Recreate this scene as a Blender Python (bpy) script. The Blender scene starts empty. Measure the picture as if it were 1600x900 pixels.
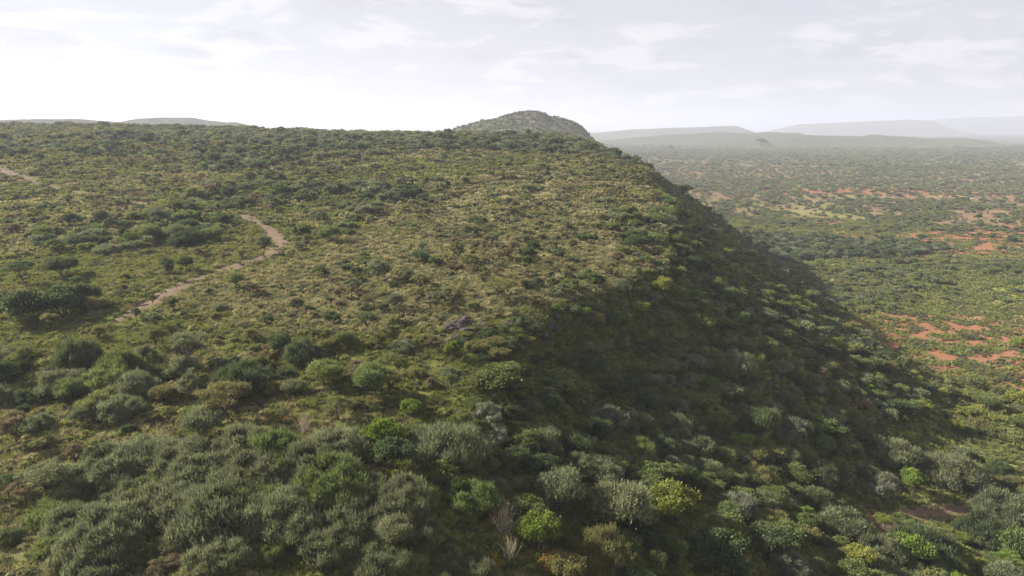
import bpy, math, random
import numpy as np

# ------------------------------------------------------------------ camera, sky, sun, exposure
scene = bpy.context.scene
col = scene.collection
PITCH = math.radians(13.2)
FPX = 1066.0                     # focal length in pixels of the 1600 px wide photograph
SUN_EL, SUN_AZ = 31.5, -76.0     # azimuth from the view direction (+Y), negative = towards -X

cam_data = bpy.data.cameras.new('camera')
cam_data.sensor_width = 36.0
cam_data.lens = FPX / 1600 * 36
cam_data.clip_start = 0.5
cam_data.clip_end = 60000
cam = bpy.data.objects.new('camera', cam_data)
cam.location = (0, 0, 0)
cam.rotation_euler = (math.pi / 2 - PITCH, 0, 0)
col.objects.link(cam)
scene.camera = cam

world = bpy.data.worlds.new('World')
scene.world = world
world.use_nodes = True
wn, wl = world.node_tree.nodes, world.node_tree.links
wn.clear()
SKY_STRENGTH = 0.05


def build_world():
    out = wn.new('ShaderNodeOutputWorld')
    bg = wn.new('ShaderNodeBackground')
    bg.inputs['Strength'].default_value = SKY_STRENGTH
    sky = wn.new('ShaderNodeTexSky')
    sky.sky_type = 'NISHITA'
    sky.sun_disc = False
    sky.sun_elevation = math.radians(SUN_EL)
    sky.sun_rotation = math.radians(SUN_AZ)
    sky.altitude = 1200
    sky.air_density = 1.0
    sky.dust_density = 4.0
    sky.ozone_density = 1.0
    tc = wn.new('ShaderNodeTexCoord')
    # project the direction on a cloud deck: (x, y) / (z + c)
    sep = wn.new('ShaderNodeSeparateXYZ')
    wl.new(tc.outputs['Generated'], sep.inputs[0])
    add = wn.new('ShaderNodeMath'); add.operation = 'ADD'; add.inputs[1].default_value = 0.16
    mx = wn.new('ShaderNodeMath'); mx.operation = 'MAXIMUM'; mx.inputs[1].default_value = 0.0
    wl.new(sep.outputs['Z'], mx.inputs[0]); wl.new(mx.outputs[0], add.inputs[0])
    dx = wn.new('ShaderNodeMath'); dx.operation = 'DIVIDE'
    dy = wn.new('ShaderNodeMath'); dy.operation = 'DIVIDE'
    wl.new(sep.outputs['X'], dx.inputs[0]); wl.new(add.outputs[0], dx.inputs[1])
    wl.new(sep.outputs['Y'], dy.inputs[0]); wl.new(add.outputs[0], dy.inputs[1])
    comb = wn.new('ShaderNodeCombineXYZ')
    wl.new(dx.outputs[0], comb.inputs[0]); wl.new(dy.outputs[0], comb.inputs[1])

    def noise(scale, detail, rough, off):
        mp = wn.new('ShaderNodeMapping'); mp.inputs['Location'].default_value = off
        wl.new(comb.outputs[0], mp.inputs[0])
        n = wn.new('ShaderNodeTexNoise')
        n.inputs['Scale'].default_value = scale
        n.inputs['Detail'].default_value = detail
        n.inputs['Roughness'].default_value = rough
        n.inputs['Distortion'].default_value = 0.25
        wl.new(mp.outputs[0], n.inputs['Vector'])
        return n.outputs['Fac']

    def ramp(src, a, b):
        r = wn.new('ShaderNodeMapRange')
        r.interpolation_type = 'SMOOTHSTEP'
        r.inputs['From Min'].default_value = a
        r.inputs['From Max'].default_value = b
        wl.new(src, r.inputs['Value'])
        return r.outputs[0]

    veil = ramp(noise(0.55, 4, 0.5, (3.1, 1.7, 0)), 0.25, 0.75)
    puff = ramp(noise(2.1, 8, 0.58, (8.3, 4.4, 0)), 0.50, 0.61)
    grey = ramp(noise(1.7, 6, 0.5, (1.9, 9.2, 0)), 0.52, 0.68)

    def mix(fac, a, b, scale=1.0):
        m = wn.new('ShaderNodeMix'); m.data_type = 'RGBA'
        f = wn.new('ShaderNodeMath'); f.operation = 'MULTIPLY'; f.inputs[1].default_value = scale
        wl.new(fac, f.inputs[0]); wl.new(f.outputs[0], m.inputs['Factor'])
        if isinstance(a, tuple): m.inputs[6].default_value = a
        else: wl.new(a, m.inputs[6])
        if isinstance(b, tuple): m.inputs[7].default_value = b
        else: wl.new(b, m.inputs[7])
        return m.outputs[2]

    base = sky.outputs[0]
    one = wn.new('ShaderNodeValue'); one.outputs[0].default_value = 1.0
    vm = mix(veil, base, VEIL, 0.5)
    vm = mix(one.outputs[0], vm, VEIL, 0.7)
    vg = mix(grey, vm, GREY, 0.45)
    vp = mix(puff, vg, PUFF, 0.42)
    wl.new(vp, bg.inputs['Color'])
    wl.new(bg.outputs[0], out.inputs[0])


VEIL = (4.85, 4.62, 4.75, 1)
GREY = (3.5, 3.45, 3.8, 1)
PUFF = (6.8, 6.6, 6.7, 1)
build_world()

sun_data = bpy.data.lights.new('sun', 'SUN')
sun_data.energy = 5.0
sun_data.angle = math.radians(0.5)
sun_data.color = (1.0, 0.94, 0.84)
sun = bpy.data.objects.new('sun', sun_data)
el, az = math.radians(SUN_EL), math.radians(SUN_AZ)
to_sun = np.array([math.sin(az) * math.cos(el), math.cos(az) * math.cos(el), math.sin(el)])
from mathutils import Vector, Matrix
sun.rotation_euler = Vector(to_sun).to_track_quat('Z', 'Y').to_euler()
sun.location = (0, 0, 50)
col.objects.link(sun)

scene.view_settings.view_transform = 'Standard'
scene.view_settings.look = 'None'
scene.view_settings.exposure = 1.65
scene.view_settings.gamma = 1.0
scene.view_settings.use_curve_mapping = False
scene.render.engine = 'CYCLES'
cy = scene.cycles
cy.max_bounces = 4
cy.diffuse_bounces = 2
cy.glossy_bounces = 1
cy.transmission_bounces = 3
cy.transparent_max_bounces = 4
cy.volume_bounces = 0
cy.use_denoising = True
try:
    cy.denoiser = 'OPENIMAGEDENOISE'
    cy.denoising_input_passes = 'RGB_ALBEDO_NORMAL'
    cy.denoising_prefilter = 'NONE'
except Exception:
    pass

rng = np.random.default_rng(11)
random.seed(11)

# ------------------------------------------------------------------ noise and the lie of the land
def _hash(ix, iy, seed):
    h = (ix.astype(np.int64) * 374761393 + iy.astype(np.int64) * 668265263 + seed * 974711) & 0xffffffff
    h = ((h ^ (h >> 13)) * 1274126177) & 0xffffffff
    h = h ^ (h >> 16)
    return (h & 0xffff) / 65535.0


def vnoise(x, y, scale, seed):
    x = np.asarray(x, float) / scale; y = np.asarray(y, float) / scale
    ix, iy = np.floor(x), np.floor(y)
    fx, fy = x - ix, y - iy
    fx = fx * fx * (3 - 2 * fx); fy = fy * fy * (3 - 2 * fy)
    a, b = _hash(ix, iy, seed), _hash(ix + 1, iy, seed)
    c, d = _hash(ix, iy + 1, seed), _hash(ix + 1, iy + 1, seed)
    return (a + (b - a) * fx) * (1 - fy) + (c + (d - c) * fx) * fy - 0.5


def fbm(x, y, scale, seed, octaves=4, gain=0.5):
    v, amp = 0.0, 1.0
    for k in range(octaves):
        v = v + amp * vnoise(x, y, scale / 2 ** k, seed + 17 * k)
        amp *= gain
    return v


PLAIN = -66.0
TY = [-400, 0, 45, 60, 88, 102, 140, 200, 250, 300, 350, 450, 520, 700, 1000, 1600, 3000, 9000, 40000]
TZ = [-60, -40, -37.5, -36.2, -33.6, -31, -27.3, -22.4, -18.0, -14.0, -10.6, -6.0, -5.2, -9, -16, -14, -20, -60, -80]
RY = [-400, 0, 40, 60, 85, 100, 112, 124, 143, 170, 202, 250, 302, 345, 385, 430, 470, 520, 600, 1000, 3000, 9000, 40000]
RX = [-90, -40, -22, -13, -4, 2, 8, 14, 26, 36, 44, 52, 61, 66, 50, 50, 56, 52, 60, 80, -300, -2500, -9000]
GY = [0, 60, 85, 132, 180, 250, 302, 470, 1000]
GV = [0.33, 0.33, 0.34, 0.40, 0.51, 0.65, 0.76, 0.78, 0.7]


def rim(y):
    return np.interp(y, RY, RX)


def height(x, y):
    x = np.asarray(x, float); y = np.asarray(y, float)
    top = np.interp(y, TY, TZ)
    top = (top + np.interp(y - 9, TY, TZ) + np.interp(y + 9, TY, TZ)) / 3
    # the plateau leans up a little towards the west and carries shallow gullies
    top = top + 2.2 * fbm(x, y, 95, 3, 3) * np.clip((y - 60) / 150, 0.15, 1)
    top = top + np.interp(x, [-400, -180, -60, 0, 60], [7.5, 2.8, 0.3, 0, 0]) * np.clip((y - 150) / 200, 0, 1)
    top = top - 3.6 * np.exp(-((x - 62) / 36) ** 2 - ((y - 345) / 42) ** 2)      # the nose of the headland dips
    # drainage line behind a grassy crest
    gx = np.interp(y, [150, 210, 260, 330], [-12, -28, -62, -110])
    top = top - 3.2 * np.exp(-((x - gx - 10) / 14) ** 2) * np.clip((y - 150) / 60, 0, 1) * np.clip((340 - y) / 60, 0, 1)
    r = rim(y) + 9 * fbm(x * 0 + 5, y, 55, 21, 3)
    s = x - r
    w = np.interp(y, [0, 90, 110, 150, 250, 400], [9, 7, 5.5, 8, 10, 11])
    g = np.interp(y, GY, GV)
    drop = g * w * np.logaddexp(0, s / w)
    brow = np.interp(y, [0, 75, 95, 140, 300, 420], [1.0, 3.5, 7.0, 7.0, 6.0, 4.5])      # steeper just under the brow
    drop = drop + brow * (1 - np.exp(-np.maximum(s, 0) / 9.0))
    # rocky step under the outcrop
    step = np.exp(-((y - 108) / 14) ** 2) * 3.2 / (1 + np.exp(-(s - 1.5) / 1.0))
    # spurs and hollows on the face
    face = 1 / (1 + np.exp(-(s - 10) / 6))
    up = top - drop - step + face * 3.4 * fbm(x * 0.5, y, 42, 33, 3)
    pl = PLAIN + 1.6 * fbm(x, y, 140, 51, 3) + np.clip((np.hypot(x, y) - 2500) / 4000, 0, 1) * 3
    k = 2.6
    z = k * np.logaddexp(up / k, pl / k)
    # bench of the dirt track low on the face
    near = np.clip((500 - y) / 300, 0, 1)
    z = z + near * (0.9 * fbm(x, y, 17, 61, 3) + 0.22 * fbm(x, y, 3.2, 71, 2))
    return z


def pix_dir(u, v):
    a, b = (u - 800) / FPX, (450 - v) / FPX
    c, s = math.cos(PITCH), math.sin(PITCH)
    return a, c + b * s, -s + b * c


_T = np.concatenate([np.arange(30, 700, 0.5), np.geomspace(700, 30000, 900)])


def ground_at(u, v):
    """first point of the terrain seen through pixel (u, v) of the photograph"""
    dx, dy, dz = pix_dir(u, v)
    t = _T
    below = dz * t < height(dx * t, dy * t)
    i = int(np.argmax(below)) if below.any() else len(t) - 1
    return dx * t[i], dy * t[i], float(height(dx * t[i], dy * t[i]))


def to_pix(x, y, z):
    c, s = math.cos(PITCH), math.sin(PITCH)
    d = y * c - z * s
    return 800 + FPX * x / d, 450 - FPX * (y * s + z * c) / d, d


# ------------------------------------------------------------------ materials
def new_mat(name):
    m = bpy.data.materials.new(name)
    m.use_nodes = True
    m.node_tree.nodes.clear()
    return m, m.node_tree.nodes, m.node_tree.links


def leaf_material(name, source):
    """thin leaves: diffuse and translucent; SOURCE 'object' = object colour, 'instance' = tint stored on the scatter"""
    m, n, l = new_mat(name)
    out = n.new('ShaderNodeOutputMaterial')
    info = n.new('ShaderNodeObjectInfo')
    if source == 'object':
        base = info.outputs['Color']
    else:
        at = n.new('ShaderNodeAttribute'); at.attribute_type = 'INSTANCER'; at.attribute_name = 'tint'
        base = at.outputs['Color']
    lv = n.new('ShaderNodeAttribute'); lv.attribute_name = 'leaf_tone'
    hs = n.new('ShaderNodeHueSaturation')
    mr = n.new('ShaderNodeMapRange')
    mr.inputs['To Min'].default_value = 0.485; mr.inputs['To Max'].default_value = 0.515
    l.new(info.outputs['Random'], mr.inputs['Value'])
    l.new(mr.outputs[0], hs.inputs['Hue'])
    mv = n.new('ShaderNodeMapRange')
    mv.inputs['To Min'].default_value = 0.62; mv.inputs['To Max'].default_value = 1.4
    l.new(lv.outputs['Fac'], mv.inputs['Value'])
    l.new(mv.outputs[0], hs.inputs['Value'])
    l.new(base, hs.inputs['Color'])
    d = n.new('ShaderNodeBsdfDiffuse'); t = n.new('ShaderNodeBsdfTranslucent')
    l.new(hs.outputs[0], d.inputs['Color'])
    h2 = n.new('ShaderNodeHueSaturation'); h2.inputs['Saturation'].default_value = 1.15; h2.inputs['Value'].default_value = 1.0
    h2.inputs['Hue'].default_value = 0.49
    l.new(hs.outputs[0], h2.inputs['Color']); l.new(h2.outputs[0], t.inputs['Color'])
    mix = n.new('ShaderNodeMixShader'); mix.inputs[0].default_value = 0.38
    l.new(d.outputs[0], mix.inputs[1]); l.new(t.outputs[0], mix.inputs[2])
    l.new(mix.outputs[0], out.inputs['Surface'])
    return m


def plain_material(name, c0, c1, scale, rough=0.9, bump=0.3):
    m, n, l = new_mat(name)
    out = n.new('ShaderNodeOutputMaterial')
    p = n.new('ShaderNodeBsdfPrincipled'); p.inputs['Roughness'].default_value = rough
    p.inputs['Specular IOR Level'].default_value = 0.2
    tc = n.new('ShaderNodeTexCoord')
    nz = n.new('ShaderNodeTexNoise'); nz.inputs['Scale'].default_value = scale
    nz.inputs['Detail'].default_value = 6; nz.inputs['Roughness'].default_value = 0.65
    l.new(tc.outputs['Object'], nz.inputs['Vector'])
    r = n.new('ShaderNodeValToRGB')
    r.color_ramp.elements[0].position = 0.35; r.color_ramp.elements[1].position = 0.68
    r.color_ramp.elements[0].color = (*c0, 1); r.color_ramp.elements[1].color = (*c1, 1)
    l.new(nz.outputs['Fac'], r.inputs[0]); l.new(r.outputs[0], p.inputs['Base Color'])
    b = n.new('ShaderNodeBump'); b.inputs['Strength'].default_value = bump; b.inputs['Distance'].default_value = 0.15
    l.new(nz.outputs['Fac'], b.inputs['Height']); l.new(b.outputs[0], p.inputs['Normal'])
    l.new(p.outputs[0], out.inputs['Surface'])
    return m


def ground_material():
    """soil, dry grass and green growth in patches, by the 'cover' attribute (own colour of the land), broken up by noise"""
    m, n, l = new_mat('savanna_ground')
    out = n.new('ShaderNodeOutputMaterial')
    p = n.new('ShaderNodeBsdfDiffuse'); p.inputs['Roughness'].default_value = 0.6
    tc = n.new('ShaderNodeTexCoord')
    at = n.new('ShaderNodeAttribute'); at.attribute_name = 'cover'
    sp = n.new('ShaderNodeSeparateColor'); l.new(at.outputs['Color'], sp.inputs[0])

    def noise(scale, detail=5, rough=0.6):
        t = n.new('ShaderNodeTexNoise'); t.inputs['Scale'].default_value = scale
        t.inputs['Detail'].default_value = detail; t.inputs['Roughness'].default_value = rough
        l.new(tc.outputs['Object'], t.inputs['Vector'])
        return t.outputs['Fac']

    def math_(op, a, b):
        k = n.new('ShaderNodeMath'); k.operation = op
        for i, q in enumerate((a, b)):
            if isinstance(q, (int, float)): k.inputs[i].default_value = q
            else: l.new(q, k.inputs[i])
        return k.outputs[0]

    def thresh(val, nz, amt=0.9, soft=0.16):
        s = math_('ADD', val, math_('MULTIPLY', math_('SUBTRACT', nz, 0.5), amt))
        r = n.new('ShaderNodeMapRange'); r.interpolation_type = 'SMOOTHSTEP'
        r.inputs['From Min'].default_value = 0.5 - soft; r.inputs['From Max'].default_value = 0.5 + soft
        l.new(s, r.inputs['Value'])
        return r.outputs[0]

    def mixc(f, a, b):
        k = n.new('ShaderNodeMix'); k.data_type = 'RGBA'
        l.new(f, k.inputs['Factor'])
        for i, q in ((6, a), (7, b)):
            if isinstance(q, tuple): k.inputs[i].default_value = (*q, 1)
            else: l.new(q, k.inputs[i])
        return k.outputs[2]

    fine = noise(1.6, 6, 0.7)
    mid = noise(0.28, 6, 0.65)
    big = noise(0.035, 6, 0.65)
    mid2 = noise(0.11, 7, 0.7)
    soil = mixc(fine, (0.09, 0.062, 0.040), (0.21, 0.140, 0.088))
    straw = mixc(fine, (0.145, 0.128, 0.064), (0.285, 0.255, 0.135))
    green = mixc(fine, (0.085, 0.10, 0.028), (0.22, 0.23, 0.07))
    red = mixc(fine, (0.125, 0.062, 0.036), (0.24, 0.122, 0.070))
    c = mixc(thresh(sp.outputs['Blue'], mid, 1.5), soil, straw)
    c = mixc(thresh(sp.outputs['Green'], mid2, 1.9, 0.3), c, green)
    c = mixc(thresh(sp.outputs['Red'], mid2, 1.5, 0.28), c, red)
    # far off, where single bushes merge, the scrub is part of the land's colour
    speck = n.new('ShaderNodeTexVoronoi'); speck.inputs['Scale'].default_value = 0.085
    l.new(tc.outputs['Object'], speck.inputs['Vector'])
    f = n.new('ShaderNodeMapRange'); f.inputs['From Min'].default_value = 0.62; f.inputs['From Max'].default_value = 0.4
    l.new(speck.outputs['Distance'], f.inputs['Value'])
    c = mixc(math_('MULTIPLY', f.outputs[0], at.outputs['Alpha']), c, (0.062, 0.074, 0.044))
    c = mixc(math_('MULTIPLY', at.outputs['Alpha'], 0.85), c, mixc(big, (0.045, 0.055, 0.036), (0.11, 0.105, 0.066)))
    l.new(c, p.inputs['Color'])
    b = n.new('ShaderNodeBump'); b.inputs['Strength'].default_value = 0.5; b.inputs['Distance'].default_value = 0.35
    l.new(math_('ADD', fine, mid), b.inputs['Height']); l.new(b.outputs[0], p.inputs['Normal'])
    l.new(p.outputs[0], out.inputs['Surface'])
    return m


M_LEAF = leaf_material('leaves', 'object')
M_SCRUB = leaf_material('scrub_leaves', 'instance')
M_BARK = plain_material('bark', (0.05, 0.038, 0.028), (0.13, 0.10, 0.075), 6)
M_PALE = plain_material('bleached_wood', (0.28, 0.24, 0.18), (0.5, 0.45, 0.36), 6)
M_ROCK = plain_material('dark_rock', (0.018, 0.016, 0.015), (0.075, 0.062, 0.054), 1.6, 0.95, 0.8)
M_STONE = plain_material('pale_stone', (0.4, 0.36, 0.31), (0.72, 0.68, 0.62), 2.0)
M_TRACK = plain_material('track_earth', (0.078, 0.054, 0.034), (0.145, 0.100, 0.062), 0.9, 0.95, 0.6)
M_GOAT = plain_material('white_coat', (0.62, 0.58, 0.52), (0.8, 0.78, 0.74), 4)
M_GOATD = plain_material('black_coat', (0.02, 0.018, 0.016), (0.05, 0.045, 0.04), 4)
M_GROUND = ground_material()


# ------------------------------------------------------------------ mesh helpers
def mesh_from(name, verts, faces, mats, mat_idx=None, tone=None, smooth=False):
    """VERTS (n,3); FACES (m,k) array or list of such arrays"""
    me = bpy.data.meshes.new(name)
    groups = faces if isinstance(faces, list) else [faces]
    groups = [np.asarray(g, np.int64) for g in groups if len(g)]
    nv = len(verts)
    me.vertices.add(nv)
    me.vertices.foreach_set('co', np.asarray(verts, np.float32).ravel())
    loops = np.concatenate([g.ravel() for g in groups])
    counts = np.concatenate([np.full(len(g), g.shape[1]) for g in groups])
    starts = np.concatenate([[0], np.cumsum(counts)[:-1]])
    me.loops.add(len(loops))
    me.loops.foreach_set('vertex_index', loops.astype(np.int32))
    me.polygons.add(len(counts))
    me.polygons.foreach_set('loop_start', starts.astype(np.int32))
    me.polygons.foreach_set('loop_total', counts.astype(np.int32))
    for m in mats:
        me.materials.append(m)
    if mat_idx is not None:
        me.polygons.foreach_set('material_index', np.asarray(mat_idx, np.int32))
    me.update(calc_edges=True)
    me.validate()
    if tone is not None:
        a = me.attributes.new('leaf_tone', 'FLOAT', 'POINT')
        a.data.foreach_set('value', np.asarray(tone, np.float32))
    if smooth:
        me.polygons.foreach_set('use_smooth', np.ones(len(counts), bool))
    return me


def unit(v):
    return v / np.maximum(np.linalg.norm(v, axis=-1, keepdims=True), 1e-9)


def tubes(paths, sides=5):
    """tapered tubes through PATHS: list of (points, radii)"""
    V, F, o = [], [], 0
    ang = np.arange(sides) * 2 * math.pi / sides
    for pts, rad in paths:
        pts = np.asarray(pts, float)
        k = len(pts)
        for i in range(k):
            d = pts[min(i + 1, k - 1)] - pts[max(i - 1, 0)]
            d = d / (np.linalg.norm(d) + 1e-9)
            a = np.cross(d, [0.31, 0.92, 0.23]); a /= np.linalg.norm(a) + 1e-9
            b = np.cross(d, a)
            V.append(pts[i] + rad[i] * (np.outer(np.cos(ang), a) + np.outer(np.sin(ang), b)))
        for i in range(k - 1):
            for j in range(sides):
                j2 = (j + 1) % sides
                F.append((o + i * sides + j, o + i * sides + j2, o + (i + 1) * sides + j2, o + (i + 1) * sides + j))
        o += k * sides
    return np.concatenate(V), np.array(F)


def leaves(r, centers, radii, n, length, width, up, squash=0.8, quad=True, stray=0.14):
    """N slender leaf sprays spread through clumps given by CENTERS and RADII"""
    w = radii ** 2
    idx = r.choice(len(centers), n, p=w / w.sum())
    d = unit(r.normal(size=(n, 3)))
    d[:, 2] = np.where(d[:, 2] < -0.35, -d[:, 2], d[:, 2])
    rr = radii[idx] * r.random(n) ** 0.35 * np.where(r.random(n) < stray, 1.0 + (0.4 + stray) * r.random(n), 1.0)
    off = d * rr[:, None]; off[:, 2] *= squash
    p = centers[idx] + off
    ax = unit(d * 0.75 + np.array([0, 0, up]) + r.normal(size=(n, 3)) * 0.45)
    side = unit(np.cross(ax, r.normal(size=(n, 3))))
    L = length * (0.6 + 0.8 * r.random(n))[:, None]
    W = width * (0.6 + 0.8 * r.random(n))[:, None]
    tone = np.clip(0.5 + 0.2 * r.normal(size=n) + 0.17 * r.normal(size=len(centers))[idx], 0, 1)
    if quad:
        v = np.stack([p - ax * L * 0.5, p + side * W * 0.5 - ax * L * 0.06, p + ax * L * 0.5, p - side * W * 0.5 - ax * L * 0.06], 1).reshape(-1, 3)
        f = np.arange(n * 4).reshape(-1, 4)
        return v, f, np.repeat(tone, 4)
    v = np.stack([p - ax * L * 0.5 - side * W * 0.5, p - ax * L * 0.5 + side * W * 0.5, p + ax * L * 0.5], 1).reshape(-1, 3)
    f = np.arange(n * 3).reshape(-1, 3)
    return v, f, np.repeat(tone, 3)


def dome_clumps(r, n, rad, h, form):
    """clump centres of a shrub or tree crown of radius RAD and height H"""
    c, q = [], []
    for i in range(n):
        a = r.random() * 2 * math.pi
        if form == 'umbrella':
            k = math.sqrt(r.random()) * 0.92
            z = h * (1 - 0.22 * k * k) - 0.12 * h * r.random()
            s = rad * (0.17 + 0.13 * r.random())
        elif form == 'round':
            k = math.sqrt(r.random()) * 0.72
            z = h * (0.38 + 0.47 * math.sqrt(max(0, 1 - k * k)) * (0.35 + 0.65 * r.random()))
            s = rad * (0.26 + 0.2 * r.random())
        elif form == 'ragged':
            k = r.random() * 0.85
            z = h * (0.45 + 0.45 * r.random() * (1 - 0.4 * k))
            s = rad * (0.16 + 0.17 * r.random())
        elif form == 'bushy':    # many small clumps of upright whips
            k = math.sqrt(r.random()) * 0.95
            z = h * (0.12 + 0.72 * (1 - k * k) ** 0.6 * (0.25 + 0.75 * r.random()) + 0.1 * r.random())
            s = rad * (0.11 + 0.13 * r.random())
        else:                    # low spreading shrub, foliage to the ground
            k = math.sqrt(r.random()) * 0.82
            z = h * (0.16 + 0.62 * math.sqrt(max(0, 1 - k * k)) * (0.3 + 0.7 * r.random()))
            s = rad * (0.22 + 0.2 * r.random())
        c.append((rad * k * math.cos(a), rad * k * math.sin(a), z)); q.append(s)
    return np.array(c), np.array(q)


def stems_to(r, centers, base_h, fork, r0, many):
    """trunk with limbs (or several stems) reaching the clumps"""
    paths = []
    if fork:
        top = np.array([r.normal() * 0.12, r.normal() * 0.12, base_h])
        mid = top * 0.5 + np.array([r.normal() * 0.08, r.normal() * 0.08, 0])
        paths.append(([(0, 0, -0.5), (0, 0, 0), mid, top], [r0 * 1.5, r0 * 1.25, r0, r0 * 0.85]))
    pick = r.choice(len(centers), min(many, len(centers)), replace=False)
    for i in pick:
        c = centers[i]
        s = top if fork else np.array([c[0] * 0.06, c[1] * 0.06, -0.4])
        m1 = s + (c - s) * 0.4 + np.array([r.normal() * 0.12, r.normal() * 0.12, -0.05 + 0.1 * r.random()])
        m2 = s + (c - s) * 0.75 + np.array([r.normal() * 0.12, r.normal() * 0.12, 0.05])
        k = r0 * (0.62 if fork else 0.55)
        paths.append(([s, m1, m2, c], [k, k * 0.7, k * 0.42, k * 0.16]))
        for q in range(2):
            e = c + r.normal(size=3) * np.array([0.35, 0.35, 0.22])
            paths.append(([m2, (m2 + e) / 2 + r.normal(size=3) * 0.05, e], [k * 0.34, k * 0.22, k * 0.08]))
    return tubes(paths, 5)


class Plant:
    """a kind of plant in one shape: crown and trunk as separate meshes, and both in one"""
    def __init__(self, name, seed, form, rad, h, clumps, n, length, width, up, trunk_h, r0, many, quad=True, mat=None, bark=None, squash=0.8):
        r = np.random.default_rng(seed)
        c, q = dome_clumps(r, clumps, rad, h, form)
        self.rad, self.h = rad, h
        lv, lf, tone = leaves(r, c, q, n, length, width, up, squash, quad, 0.45 if form == 'bushy' else 0.16)
        sv, sf = stems_to(r, c, trunk_h, trunk_h > 0, r0, many)
        self.crown = mesh_from(name + '_crown', lv, lf, [mat or M_LEAF], tone=tone)
        self.trunk = mesh_from(name + '_trunk', sv, sf, [bark or M_BARK], smooth=True)
        v = np.concatenate([lv, sv])
        fs = [lf, sf + len(lv)]
        self.whole = mesh_from(name, v, fs, [mat or M_LEAF, bark or M_BARK],
                               np.concatenate([np.zeros(len(lf)), np.ones(len(sf))]), np.concatenate([tone, np.full(len(sv), 0.5)]))


def put(name, mesh, loc=(0, 0, 0), parent=None):
    o = bpy.data.objects.new(name, mesh)
    o.location = loc
    if parent is not None:
        o.parent = parent
    col.objects.link(o)
    return o


def tag(o, label=None, cat=None, group=None, kind=None):
    if label: o['label'] = label
    if cat: o['category'] = cat
    if group: o['group'] = group
    if kind: o['kind'] = kind
    return o


# ------------------------------------------------------------------ the ground sheet
def blob(x, y, u, v, rx, ry, soft=1.0):
    """1 inside an ellipse of RX by RY metres round the ground seen at pixel (u, v)"""
    gx, gy, _ = ground_at(u, v)
    e = ((x - gx) / rx) ** 2 + ((y - gy) / ry) ** 2
    return np.exp(-(e ** 1.5) * soft)


def cover_of(x, y):
    dist = np.hypot(x, y)
    r = rim(y)
    plain = 1 / (1 + np.exp(-(x - r - 62) / 10)) * (y > 60)
    slope = 1 / (1 + np.exp(-(x - r + 2) / 3)) * (1 - plain)
    red = 0.02 + 0.12 * fbm(x, y, 60, 81, 3)
    for u, v, rx, ry in ((1500, 535, 56, 30), (1440, 505, 30, 16), (1590, 570, 36, 24), (1600, 385, 190, 44), (1480, 375, 90, 30), (1560, 300, 160, 50), (1400, 235, 260, 120), (1250, 300, 90, 40),
                         (1290, 347, 40, 16), (1550, 358, 60, 30), (1335, 440, 14, 8)):
        red = red + 0.82 * blob(x, y, u, v, rx, ry)
    red = red * (plain > 0.3) + (plain <= 0.3) * (0.05 + 0.2 * fbm(x, y, 30, 82, 3))
    for u, v, rx, ry in ((545, 760, 5, 4), (420, 640, 5, 3.5), (450, 668, 6, 3), (800, 778, 3.5, 6), (40, 285, 12, 6), (60, 370, 10, 12),
                         (110, 330, 14, 6), (60, 665, 5, 4), (735, 800, 5, 3), (690, 780, 6, 3), (430, 395, 8, 10), (1040, 455, 4, 6), (1440, 806, 16, 5), (1385, 824, 5, 5), (1520, 806, 8, 4), (1385, 820, 4, 4)):
        red = red + 0.34 * blob(x, y, u, v, rx, ry)
    green = 0.42 + 0.5 * fbm(x, y, 55, 91, 4) + 0.22 * slope
    for u, v, rx, ry in ((60, 520, 30, 14), (60, 425, 30, 14), (590, 275, 40, 30), (380, 235, 22, 30), (1280, 430, 70, 34), (1450, 640, 60, 30),
                         (1250, 460, 40, 30), (1560, 430, 60, 30), (330, 245, 16, 26), (560, 560, 16, 14)):
        green = green + 0.4 * blob(x, y, u, v, rx, ry)
    dry = 0.52 + 0.6 * fbm(x, y, 26, 95, 4) - 0.35 * slope
    for u, v, rx, ry in ((720, 400, 40, 32), (840, 425, 18, 12), (560, 460, 30, 18), (780, 330, 50, 30), (830, 285, 30, 16), (1030, 275, 16, 16),
                         (930, 390, 20, 20), (600, 440, 26, 16)):
        b = blob(x, y, u, v, rx, ry)
        dry = dry + 0.45 * b
        green = green - 0.22 * b
    dry = dry - 0.22 * plain
    green = green + plain * np.interp(dist, [0, 380, 560, 800], [0.34, 0.26, -0.08, -0.12])
    dry = dry - 0.15 * plain * np.clip((dist - 450) / 150, 0, 1)
    far = np.clip((dist - 900) / 1500, 0, 1) * 0.95
    return np.stack([red, green, dry, far], -1)


def build_ground():
    ang = np.concatenate([np.radians(np.linspace(-46, 46, 380)), np.radians(np.linspace(46, 314, 70)[1:-1])])
    rad = np.concatenate([[6.0], np.geomspace(18, 30000, 800)])
    A, R = np.meshgrid(ang, rad)
    x, y = R * np.sin(A), R * np.cos(A)
    z = height(x, y)
    na, nr = len(ang), len(rad)
    v = np.stack([x, y, z], -1).reshape(-1, 3)
    i = np.arange(nr - 1)[:, None] * na
    j = np.arange(na)[None, :]
    j2 = (j + 1) % na
    f = np.stack([i + j, i + na + j, i + na + j2, i + j2], -1).reshape(-1, 4)[:, ::-1]
    v = np.concatenate([v, [[0, 0, float(height(0, 0))]]])
    k = len(v) - 1
    fan = np.stack([np.full(na, k), np.arange(na), (np.arange(na) + 1) % na], -1)[:, ::-1]
    me = mesh_from('ground', v, [f, fan], [M_GROUND], smooth=True)
    c = cover_of(v[:, 0], v[:, 1])
    a = me.attributes.new('cover', 'FLOAT_COLOR', 'POINT')
    a.data.foreach_set('color', c.astype(np.float32).ravel())
    tag(put('ground', me), kind='structure')


build_ground()


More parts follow.
